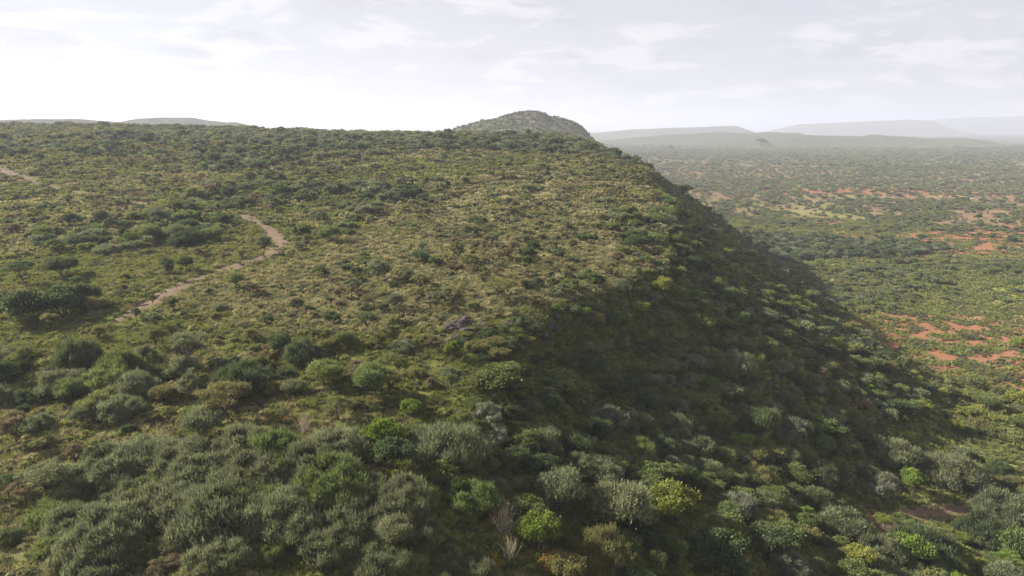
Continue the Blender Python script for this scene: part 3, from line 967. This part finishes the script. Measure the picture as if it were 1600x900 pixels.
def choose(x, y, h, nz, s):
    if s < 2:
        if random.random() > 0.62 + 1.3 * nz:
            return None
        t = random.random()
        if t < 0.26:
            return (max(1.2, random.gauss(2.7, 0.7)), 'tree', pick_tone([('olive', 3), ('grey-green', 3), ('dark green', 2), ('brownish', 3), ('mid-green', 1)]))
        return (max(0.9, random.gauss(2.1, 0.75)), 'shrub', pick_tone([('grey-green', 4), ('olive', 4), ('mid-green', 2), ('dark green', 2), ('brownish', 2)]))
    if h > PLAIN + 5:
        t = random.random()
        if t < 0.34:
            return (max(1.4, random.gauss(3.4, 0.9)), 'leafy', pick_tone([('dark green', 2), ('mid-green', 6), ('olive', 2), ('bright green', 0.8)]))
        return (max(1.4, random.gauss(3.5, 0.9)), 'shrub', pick_tone([('dark green', 1.5), ('grey-green', 5), ('mid-green', 3), ('silvery grey', 0.8), ('brownish', 0.6)]))
    red = cover_red(x, y)
    if (red > 0.3 and random.random() < 0.95) or (nz < 0.01 and random.random() < 0.93) or random.random() < 0.25:
        return None
    if random.random() < 0.16:
        return (max(1.4, random.gauss(3.0, 0.7)), 'leafy', pick_tone([('mid-green', 3), ('yellow-green', 2), ('dark green', 2)]))
    return (max(1.8, random.gauss(3.4, 1.1)), 'shrub', pick_tone([('grey-green', 6), ('dark green', 0.8), ('mid-green', 4), ('olive', 3)]))


RED_SPOTS = [(*ground_at(u, v)[:2], rx, ry) for u, v, rx, ry in ((1500, 540, 46, 26), (1440, 505, 26, 14), (1580, 570, 30, 20), (1600, 385, 190, 44), (1480, 375, 90, 30))]


def cover_red(x, y):
    return min(1.0, sum(math.exp(-(((x - a) / p) ** 2 + ((y - b) / q) ** 2) ** 1.5) for a, b, p, q in RED_SPOTS))


fill(26000, 36, 520, choose)


def choose_face(x, y, h, nz, s):
    return choose(x, y, h, nz, s) if s > 3 and h > PLAIN + 3 else None


fill(60000, 50, 420, choose_face)


def choose_plain(x, y, h, nz, s):
    return choose(x, y, h, nz, s) if s > 20 and h < PLAIN + 5 else None


fill(30000, 120, 640, choose_plain)
print('plants', len(PLANTS))

# ------------------------------------------------------------------ the nearest plants as things of their own
NAMES = {'tree': 'acacia_tree', 'shrub': 'thorn_shrub', 'leafy': 'leafy_bush', 'dead': 'dead_shrub'}
CATS = {'tree': 'tree', 'shrub': 'shrub', 'leafy': 'bush', 'dead': 'shrub'}
WORDS = {'tree': ['flat-topped acacia', 'round-crowned acacia', 'ragged acacia', 'tall umbrella acacia'],
         'shrub': ['low thorn shrub', 'domed thorn shrub', 'round thorn shrub', 'spreading thorn shrub', 'bulky thorn shrub', 'open ragged thorn shrub'],
         'leafy': ['round leafy bush', 'low leafy bush', 'tall leafy bush'], 'dead': ['leafless dead shrub', 'tangled dead shrub']}
LAND = {'outcrop': (730, 520), 'bench': (1440, 808), 'wash': (1550, 758), 'gully': (800, 780), 'crown_a': (842, 866), 'crown_b': (1054, 822), 'umbrella': (355, 661), 'goats': (400, 285), 'nose': (1030, 275)}
LAND = {k: ground_at(*p)[:2] for k, p in LAND.items()}


def place_words(x, y, z, zone):
    def near(k, r): return math.hypot(x - LAND[k][0], y - LAND[k][1]) < r
    dt = float(np.min(np.hypot(TRACKS[0][:, 0] - x, TRACKS[0][:, 1] - y)))
    if near('outcrop', 11): return 'by the dark rock outcrop'
    if near('bench', 12): return 'beside the red earth cut'
    if near('wash', 9): return 'by the pale stones at the slope foot'
    if near('gully', 7): return 'around the bare gully'
    if near('crown_a', 7): return 'by the bright green bush and dead shrub'
    if near('crown_b', 7): return 'around the large yellow-green bush'
    if near('umbrella', 9): return 'around the large olive flat-topped acacia'
    if near('goats', 22): return 'near the goats'
    if dt < 7: return 'at the edge of the dirt track'
    if dt < 16: return 'a few steps from the dirt track'
    if zone == 'plateau':
        if y > 330: return 'on the plateau skyline'
        if y < 78:
            if x > -14: return 'on the escarpment side of the dense thicket'
            if y > 68: return 'on the uphill edge of the dense thicket'
            if x < -42: return 'at the thicket end away from the escarpment'
            return 'in the heart of the dense thicket' if y > 54 else 'on the downhill edge of the dense thicket'
        if y > 200: return 'on the upper plateau'
        if x > -30: return 'on the open grassy plateau edge'
        if y < 112: return 'on the hillside below the dirt track'
        return 'on the green plateau slope'
    if zone == 'slope':
        if z > -40: return 'high on the shaded escarpment'
        if y > 200: return 'on the far end of the shaded escarpment'
        if y < 78: return 'on the escarpment below the bare gully'
        if y < 112: return 'on the shaded escarpment beneath the rock outcrop'
        return 'low on the shaded escarpment' if y < 150 else 'midway along the shaded escarpment'
    if cover_red(x, y) > 0.35: return 'on bare red soil of the plain'
    return 'on the plain near the slope foot' if x - float(rim(y)) < 95 else 'on the open plain'


def size_word(px_w, w):
    return 'small' if w < 2.2 else 'large' if w > 4.4 else 'medium'


PX = np.array([p['x'] for p in PLANTS]); PY = np.array([p['y'] for p in PLANTS]); PZ = height(PX, PY)
clear = np.ones(len(PX), bool)
for t_ in np.linspace(0.2, 0.985, 50):      # has the camera a clear line over the land?
    clear &= (PZ + 2.2) * t_ >= height(PX * t_, PY * t_) - 0.3
for p, z_, ok in zip(PLANTS, PZ, clear):
    p['z'] = float(z_)
    u, v, d = to_pix(p['x'], p['y'], p['z'] + 1.0)
    p['px'] = p['w'] * FPX / d
    p['d'] = d
    p['in'] = bool(ok) and (-0.4 * p['px'] < u < 1600 + 0.4 * p['px']) and v < 930
order = sorted((p for p in PLANTS if p['in']), key=lambda p: -(p['px'] + (1000 if p['fixed'] else 0)))
LIMIT = {'tree': 240, 'shrub': 300, 'leafy': 290, 'dead': 20}
count = dict.fromkeys(LIMIT, 0)
rest = [p for p in PLANTS if not p['in']]
things = []
for p in order:
    if count[p['kind']] < LIMIT[p['kind']]:
        count[p['kind']] += 1
        things.append(p)
    else:
        rest.append(p)


def make_plant(p):
    kind = p['kind']
    near = p['d'] < 150
    stock = {'tree': TREE_NEAR, 'shrub': SHRUB_NEAR if p['d'] < 190 else SHRUB_MID, 'leafy': LEAFY_NEAR, 'dead': DEAD}[kind]
    i = p['form'] if p['form'] is not None else random.randrange(len(stock))
    i %= len(stock)
    t = stock[i]
    s = p['w'] / (2 * t.rad)
    sz = s * random.uniform(0.85, 1.15) if p['h'] is None else p['h'] / t.h
    sz = min(max(sz, 0.55 * s), 1.7 * s)
    parts = near or p['fixed']
    o = bpy.data.objects.new(NAMES[kind], None if parts else t.whole)
    o.location = (p['x'], p['y'], p['z'] - 0.05)
    o.rotation_euler = (0, 0, random.random() * 6.283)
    o.scale = (s, s, sz)
    if parts:
        o.empty_display_size = 0.2
    col.objects.link(o)
    c = np.array(TONES[p['tone']]) * random.uniform(0.85, 1.15)
    o.color = (*c, 1)
    if parts:
        for nm, me in (('crown', t.crown), ('trunk' if kind == 'tree' else 'stem', t.trunk)):
            q = bpy.data.objects.new(nm, me)
            q.parent = o
            q.color = (*c, 1)
            col.objects.link(q)
    zone = zone_of(p['x'], p['y'])
    where = place_words(p['x'], p['y'], p['z'], zone)
    p['o'], p['word'] = o, WORDS[kind][i]
    p['label'] = ' '.join([size_word(p['px'], p['w']), p['tone'], WORDS[kind][i], where])
    tag(o, p['label'], CATS[kind], {'tree': 'acacia trees', 'shrub': 'thorn shrubs', 'leafy': 'leafy bushes', 'dead': 'dead shrubs'}[kind] + ' of the hillside and plain')


def part_labels():
    """look-alikes in one stretch of ground are told apart by the plant next to them"""
    same = {}
    for p in things:
        same.setdefault(p['label'], []).append(p)
    X = np.array([(p['x'], p['y']) for p in things])
    for lab, v in same.items():
        if len(v) < 2:
            continue
        for p in v:
            used = set()
            for k in np.argsort(np.hypot(X[:, 0] - p['x'], X[:, 1] - p['y']))[1:4]:
                q = things[k]
                noun = {'tree': 'acacia', 'shrub': 'thorn shrub', 'leafy': 'leafy bush', 'dead': 'dead shrub'}[q['kind']]
                t = lab + ' beside ' + size_word(0, q['w']) + ' ' + q['tone'] + ' ' + noun
                if len(t.replace('-', 'x').split()) <= 16 and t not in TAKEN:
                    TAKEN.add(t)
                    p['o']['label'] = t
                    break


TAKEN = set()


for p in things:
    make_plant(p)
part_labels()
print('things', count, 'rest', len(rest))


# ------------------------------------------------------------------ rocks, stones, goats
def rock_mesh(seed, flat, sub=3, mat=None):
    import bmesh
    r = np.random.default_rng(seed)
    bm = bmesh.new()
    bmesh.ops.create_icosphere(bm, subdivisions=sub, radius=1.0)
    cuts = unit(r.normal(size=(9, 3)))
    lim = 0.55 + 0.35 * r.random(9)
    for v in bm.verts:
        p = np.array(v.co)
        for c, k in zip(cuts, lim):
            e = p @ c - k
            if e > 0:
                p = p - c * e * 0.92
        p = p * (1 + 0.05 * r.normal())
        v.co = (p[0], p[1], p[2] * flat)
    me = bpy.data.meshes.new('boulder')
    bm.to_mesh(me); bm.free()
    me.materials.append(mat or M_ROCK)
    return me


ROCKS = [rock_mesh(500 + i, 0.75) for i in range(5)]
STONES = [rock_mesh(520 + i, 0.7, 2, M_STONE) for i in range(3)]


def boulder(u, v, size, where, stock, name='boulder', word='dark grey boulder', group='dark boulders', stretch=1.0):
    x, y, z = ground_at(u, v)
    k = random.randrange(len(stock))
    o = put(name, stock[k], (x, y, z + size * 0.12))
    o.rotation_euler = (random.gauss(0, 0.15), random.gauss(0, 0.15), random.random() * 6.28)
    o.scale = (size * random.uniform(0.8, 1.3), size * random.uniform(0.8, 1.2), size * random.uniform(0.7, 1.1) * stretch)
    w = ('huge ' if size > 1.5 else 'large ' if size > 1.0 else 'small ')
    tag(o, w + word + ' ' + where, 'rock', group)


for u, v, s in ((704, 518, 1.7), (712, 530, 1.5), (722, 512, 1.9), (728, 526, 1.6), (735, 540, 1.3), (716, 545, 1.0), (698, 540, 1.0), (742, 520, 1.4), (748, 535, 1.2), (730, 502, 1.2),
                (690, 528, 0.8), (755, 512, 1.0), (762, 528, 1.1), (700, 552, 0.7), (724, 556, 0.8), (740, 556, 1.0), (768, 540, 1.0), (776, 520, 1.2), (722, 497, 0.7)):
    boulder(u, v, s * 0.85, 'in the rock outcrop at the plateau edge', ROCKS)
for u, v, s in ((795, 512, 1.2), (808, 502, 1.0), (822, 496, 1.1), (845, 490, 0.9), (880, 452, 1.2), (886, 460, 1.3), (892, 470, 1.0), (872, 446, 0.8), (935, 508, 1.3), (945, 514, 1.1), (952, 506, 0.9),
                (868, 500, 1.2), (880, 508, 1.0), (858, 515, 1.4), (915, 480, 1.2), (925, 492, 1.0), (962, 470, 1.1), (845, 530, 1.1), (832, 520, 1.3), (985, 455, 1.0), (905, 512, 0.8), (838, 476, 0.8), (812, 470, 0.7), (1010, 470, 1.0), (900, 498, 0.9)):
    boulder(u, v, s, 'along the broken plateau rim', ROCKS)
for u, v, s in ((783, 287, 1.4), (795, 283, 1.6), (806, 288, 1.5), (818, 284, 1.3), (828, 290, 1.6), (846, 284, 1.3), (858, 280, 1.7), (868, 277, 1.4), (690, 258, 1.5), (702, 256, 1.6), (712, 259, 1.2), (772, 290, 1.2), (838, 288, 1.0), (880, 274, 1.2)):
    boulder(u, v, s, 'on the rocky ledge across the upper plateau', ROCKS)
for u, v, s in ((525, 752, 0.6), (540, 762, 0.7), (556, 772, 0.6), (410, 634, 0.6), (425, 642, 0.7), (335, 515, 0.6), (348, 530, 0.5), (330, 520, 0.6)):
    boulder(u, v, s, 'on bare earth between the shrubs', ROCKS)
for u, v, s in ((1536, 754, 0.45), (1546, 760, 0.42), (1549, 752, 0.4), (1554, 757, 0.3), (1565, 761, 0.35), (1575, 763, 0.35), (1573, 766, 0.4), (1595, 770, 0.35), (1572, 772, 0.3), (1584, 777, 0.3), (1591, 781, 0.35), (1568, 742, 0.28)):
    boulder(u, v, s, 'in the wash at the slope foot', STONES, 'stone', 'pale stone', 'pale stones in the wash', 0.9)


def goat_mesh(mat_a, mat_b):
    """body, neck, head, ears, horns, tail and four legs as one skin"""
    import bmesh
    P = [((0, 0, 0.58), .15), ((0, 0.30, 0.60), .155), ((0, -0.30, 0.60), .15), ((0, 0.44, 0.74), .085), ((0, 0.54, 0.88), .07), ((0, 0.66, 0.86), .055), ((0, 0.74, 0.81), .035),
         ((0, -0.42, 0.66), .03), ((0, -0.48, 0.74), .02)]
    E = [(0, 1), (0, 2), (1, 3), (3, 4), (4, 5), (5, 6), (2, 7), (7, 8)]
    for sx in (-1, 1):
        k = len(P)
        P += [((sx * .10, 0.28, 0.46), .06), ((sx * .10, 0.29, 0.26), .035), ((sx * .10, 0.27, 0.02), .028)]
        E += [(1, k), (k, k + 1), (k + 1, k + 2)]
        k = len(P)
        P += [((sx * .10, -0.28, 0.46), .075), ((sx * .10, -0.36, 0.25), .035), ((sx * .10, -0.31, 0.02), .028)]
        E += [(2, k), (k, k + 1), (k + 1, k + 2)]
        k = len(P)
        P += [((sx * .10, 0.50, 0.90), .025), ((sx * .04, 0.47, 1.02), .018)]
        E += [(4, k), (4, k + 1)]
    me = bpy.data.meshes.new('goat')
    me.from_pydata([p for p, _ in P], E, [])
    o = bpy.data.objects.new('goat_form', me)
    col.objects.link(o)
    m = o.modifiers.new('skin', 'SKIN')
    for i, (_, r) in enumerate(P):
        me.skin_vertices[0].data[i].radius = (r, r)
    me.skin_vertices[0].data[0].use_root = True
    o.modifiers.new('sub', 'SUBSURF').levels = 1
    dg = bpy.context.evaluated_depsgraph_get()
    out = bpy.data.meshes.new_from_object(o.evaluated_get(dg))
    bpy.data.objects.remove(o)
    out.materials.clear(); out.materials.append(mat_a); out.materials.append(mat_b)
    for f in out.polygons:
        f.material_index = 1 if f.center[1] > 0.22 or f.center[1] < -0.34 else 0
        f.use_smooth = True
    return out


G_WHITE, G_PIED = goat_mesh(M_GOAT, M_GOAT), goat_mesh(M_GOAT, M_GOATD)
for u, v, me, lb in ((334, 284, G_PIED, 'white goat with black head and rump grazing among plateau shrubs'), (353, 269, G_WHITE, 'white goat grazing alone in the grass below dark shrubs'),
                     (356, 286, G_WHITE, 'white goat walking near the black and white goat'), (408, 298, G_WHITE, 'white goat at the edge of the green thicket'),
                     (421, 256, G_WHITE, 'white goat in the herd on the bright green strip'), (413, 263, G_WHITE, 'white goat in the herd on the bright green strip'),
                     (437, 262, G_WHITE, 'white goat in the herd on the bright green strip'), (425, 267, G_WHITE, 'white goat in the herd on the bright green strip'), (368, 296, G_PIED, 'dark-headed goat at the thicket below the herd')):
    x, y, z = ground_at(u, v)
    g = put('goat', me, (x, y, z))
    g.rotation_euler = (0, 0, random.random() * 6.28)
    g.scale = (1.15, 1.15, 1.15)
    tag(g, lb, 'goat', 'goats grazing on the plateau')

# ------------------------------------------------------------------ what nobody could count
def tint_of(names):
    c = np.array([TONES[k] for k in names])
    return c * rng.uniform(0.8, 1.2, (len(c), 1))


def scatter_plants(name, label, lst, meshes, base_rad):
    if not lst:
        return
    pts = np.array([(p['x'], p['y'], p['z'] - 0.05) for p in lst])
    s = np.array([p['w'] for p in lst]) / (2 * base_rad)
    size = np.stack([s, s, s * rng.uniform(0.85, 1.15, len(s))], -1)
    scatter(name, label, 'scrub', meshes, pts, size, tint_of([p['tone'] for p in lst]))


by = {'tree': [], 'shrub': [], 'leafy': [], 'dead': []}
for p in rest:
    by[p['kind']].append(p)
scatter_plants('scrub', 'grey-green and olive thorn scrub covering plateau, escarpment and near plain', by['shrub'] + by['leafy'] + by['dead'], [t.whole for t in S_SHRUB], 2.4)
scatter_plants('acacia_scrub', 'thin small acacias dotted over the upper plateau', by['tree'], [t.whole for t in S_TREE], 2.3)


def wedge(n, r0, r1, a0, a1, power=2.0):
    a = np.radians(a0 + (a1 - a0) * rng.random(n))
    q = rng.random(n)
    r = (r0 ** power + (r1 ** power - r0 ** power) * q) ** (1 / power)
    return r * np.sin(a), r * np.cos(a)


# far scrub, thinning with noise; denser sampling close by
x1, y1 = wedge(30000, 430, 1300, -44, 44)
x2, y2 = wedge(42000, 1100, 3200, -5, 44)
x, y = np.concatenate([x1, x2]), np.concatenate([y1, y2])
keep = (y > 560) | (x < 0) & (y > 480)
dens = 0.5 + 1.3 * fbm(x * 0.6, y, 210, 301, 4)
dens = np.clip(dens, 0.28, 1)
keep &= rng.random(len(x)) < dens
x, y = x[keep], y[keep]
z = height(x, y)
w = np.clip(rng.normal(5.6, 1.4, len(x)), 2, 10) * (1 + 0.5 * (np.hypot(x, y) > 1300))
s = w / 4.8
names = rng.choice(['grey-green', 'dark green', 'olive', 'mid-green', 'brownish'], len(x), p=[.50, .10, .20, .14, .06])
scatter('shrubland', 'grey-green bushland spreading over the far plain and distant plateau', 'shrubland', [t.whole for t in S_FAR],
        np.stack([x, y, z - 0.1], -1), np.stack([s, s, s * 0.85], -1), tint_of(names))

# scrub on the nearer hill
hv = NEAR_HILL.reshape(-1, 3)
k = rng.integers(0, NEAR_HILL.shape[0] - 1, 5200), rng.integers(0, NEAR_HILL.shape[1] - 1, 5200)
fu, fv = rng.random((2, 5200, 1))
A, B, C, D = NEAR_HILL[k[0], k[1]], NEAR_HILL[k[0] + 1, k[1]], NEAR_HILL[k[0], k[1] + 1], NEAR_HILL[k[0] + 1, k[1] + 1]
hp = (A * (1 - fu) + B * fu) * (1 - fv) + (C * (1 - fu) + D * fu) * fv
hs = np.clip(rng.normal(3.4, 1.0, 5200), 1.4, 7) / 4.8
scatter('hill_scrub', 'grey-green scrub clothing the rocky hill beyond the plateau', 'scrub', [t.whole for t in S_FAR], hp, np.stack([hs, hs, hs], -1),
        tint_of(rng.choice(['grey-green', 'dark green', 'olive'], 5200, p=[.4, .35, .25])))

# grass tufts and low herbs
def grass_points(n, r0, r1, track_gap=0.3):
    x, y = wedge(n, r0, r1, -43, 43, 1.6)
    c = cover_of(x, y)
    ok = rng.random(n) < np.clip(0.95 - 0.75 * np.clip(c[:, 0], 0, 1), 0.3, 1)
    x, y, c = x[ok], y[ok], c[ok]
    tp = TRACK_PTS[::3]
    d = np.full(len(x), 9.0)
    for q in tp:
        d = np.minimum(d, np.hypot(x - q[0], y - q[1]) - q[2] * 0.8)
    ok = d > track_gap - rng.random(len(x)) ** 3 * 1.7
    return x[ok], y[ok], c[ok]


def grass_tint(c):
    n = len(c)
    straw = np.array([0.285, 0.262, 0.138]); green = np.array([0.19, 0.21, 0.07]); drab = np.array([0.138, 0.148, 0.075])
    q = rng.random(n)
    g = np.clip(0.62 + (c[:, 1] - c[:, 2]) * 1.3, 0.1, 0.95)
    pick = np.where(q < 0.3, 2, np.where(rng.random(n) < g, 1, 0))
    return np.stack([straw, green, drab])[pick.astype(int)] * rng.uniform(0.75, 1.2, (n, 1))


x, y, c = grass_points(70000, 44, 210)
# steep ground under the brow holds as much growth per face as the level does
ey = rng.uniform(90, 150, 26000)
ex = rim(ey) + rng.uniform(-7, 20, 26000)
x, y, c = np.concatenate([x, ex]), np.concatenate([y, ey]), np.concatenate([c, cover_of(ex, ey)])
s = rng.uniform(0.6, 1.7, len(x))
scatter('grass', 'tufts of straw and yellow-green grass with low herbs on the slopes', 'grass', S_GRASS, np.stack([x, y, height(x, y)], -1),
        np.stack([s, s, s * rng.uniform(0.6, 1.1, len(x))], -1), grass_tint(c))
x, y, c = grass_points(26000, 180, 560, 2.0)
s = rng.uniform(0.7, 1.4, len(x))
scatter('ground_cover', 'low dry and green ground cover farther up the plateau and on the plain', 'ground cover', S_CARPET, np.stack([x, y, height(x, y)], -1),
        np.stack([s, s, s], -1), grass_tint(c))


# ------------------------------------------------------------------ the air
def haze():
    m, n, l = new_mat('haze_air')
    out = n.new('ShaderNodeOutputMaterial')
    v = n.new('ShaderNodeVolumePrincipled')
    v.inputs['Color'].default_value = (0.67, 0.71, 0.83, 1)
    v.inputs['Density'].default_value = 1.9e-4
    v.inputs['Anisotropy'].default_value = 0.15
    l.new(v.outputs[0], out.inputs['Volume'])
    a, b, z0, z1 = 31000.0, 31000.0, -140.0, 260.0
    vs = np.array([(x, y, z) for x in (-a, a) for y in (-b, b) for z in (z0, z1)])
    f = np.array([(0, 1, 3, 2), (4, 6, 7, 5), (0, 4, 5, 1), (2, 3, 7, 6), (0, 2, 6, 4), (1, 5, 7, 3)])
    tag(put('haze', mesh_from('haze', vs, f, [m])), 'pale haze lying over the far plain and hills', 'haze', None, 'stuff')


haze()
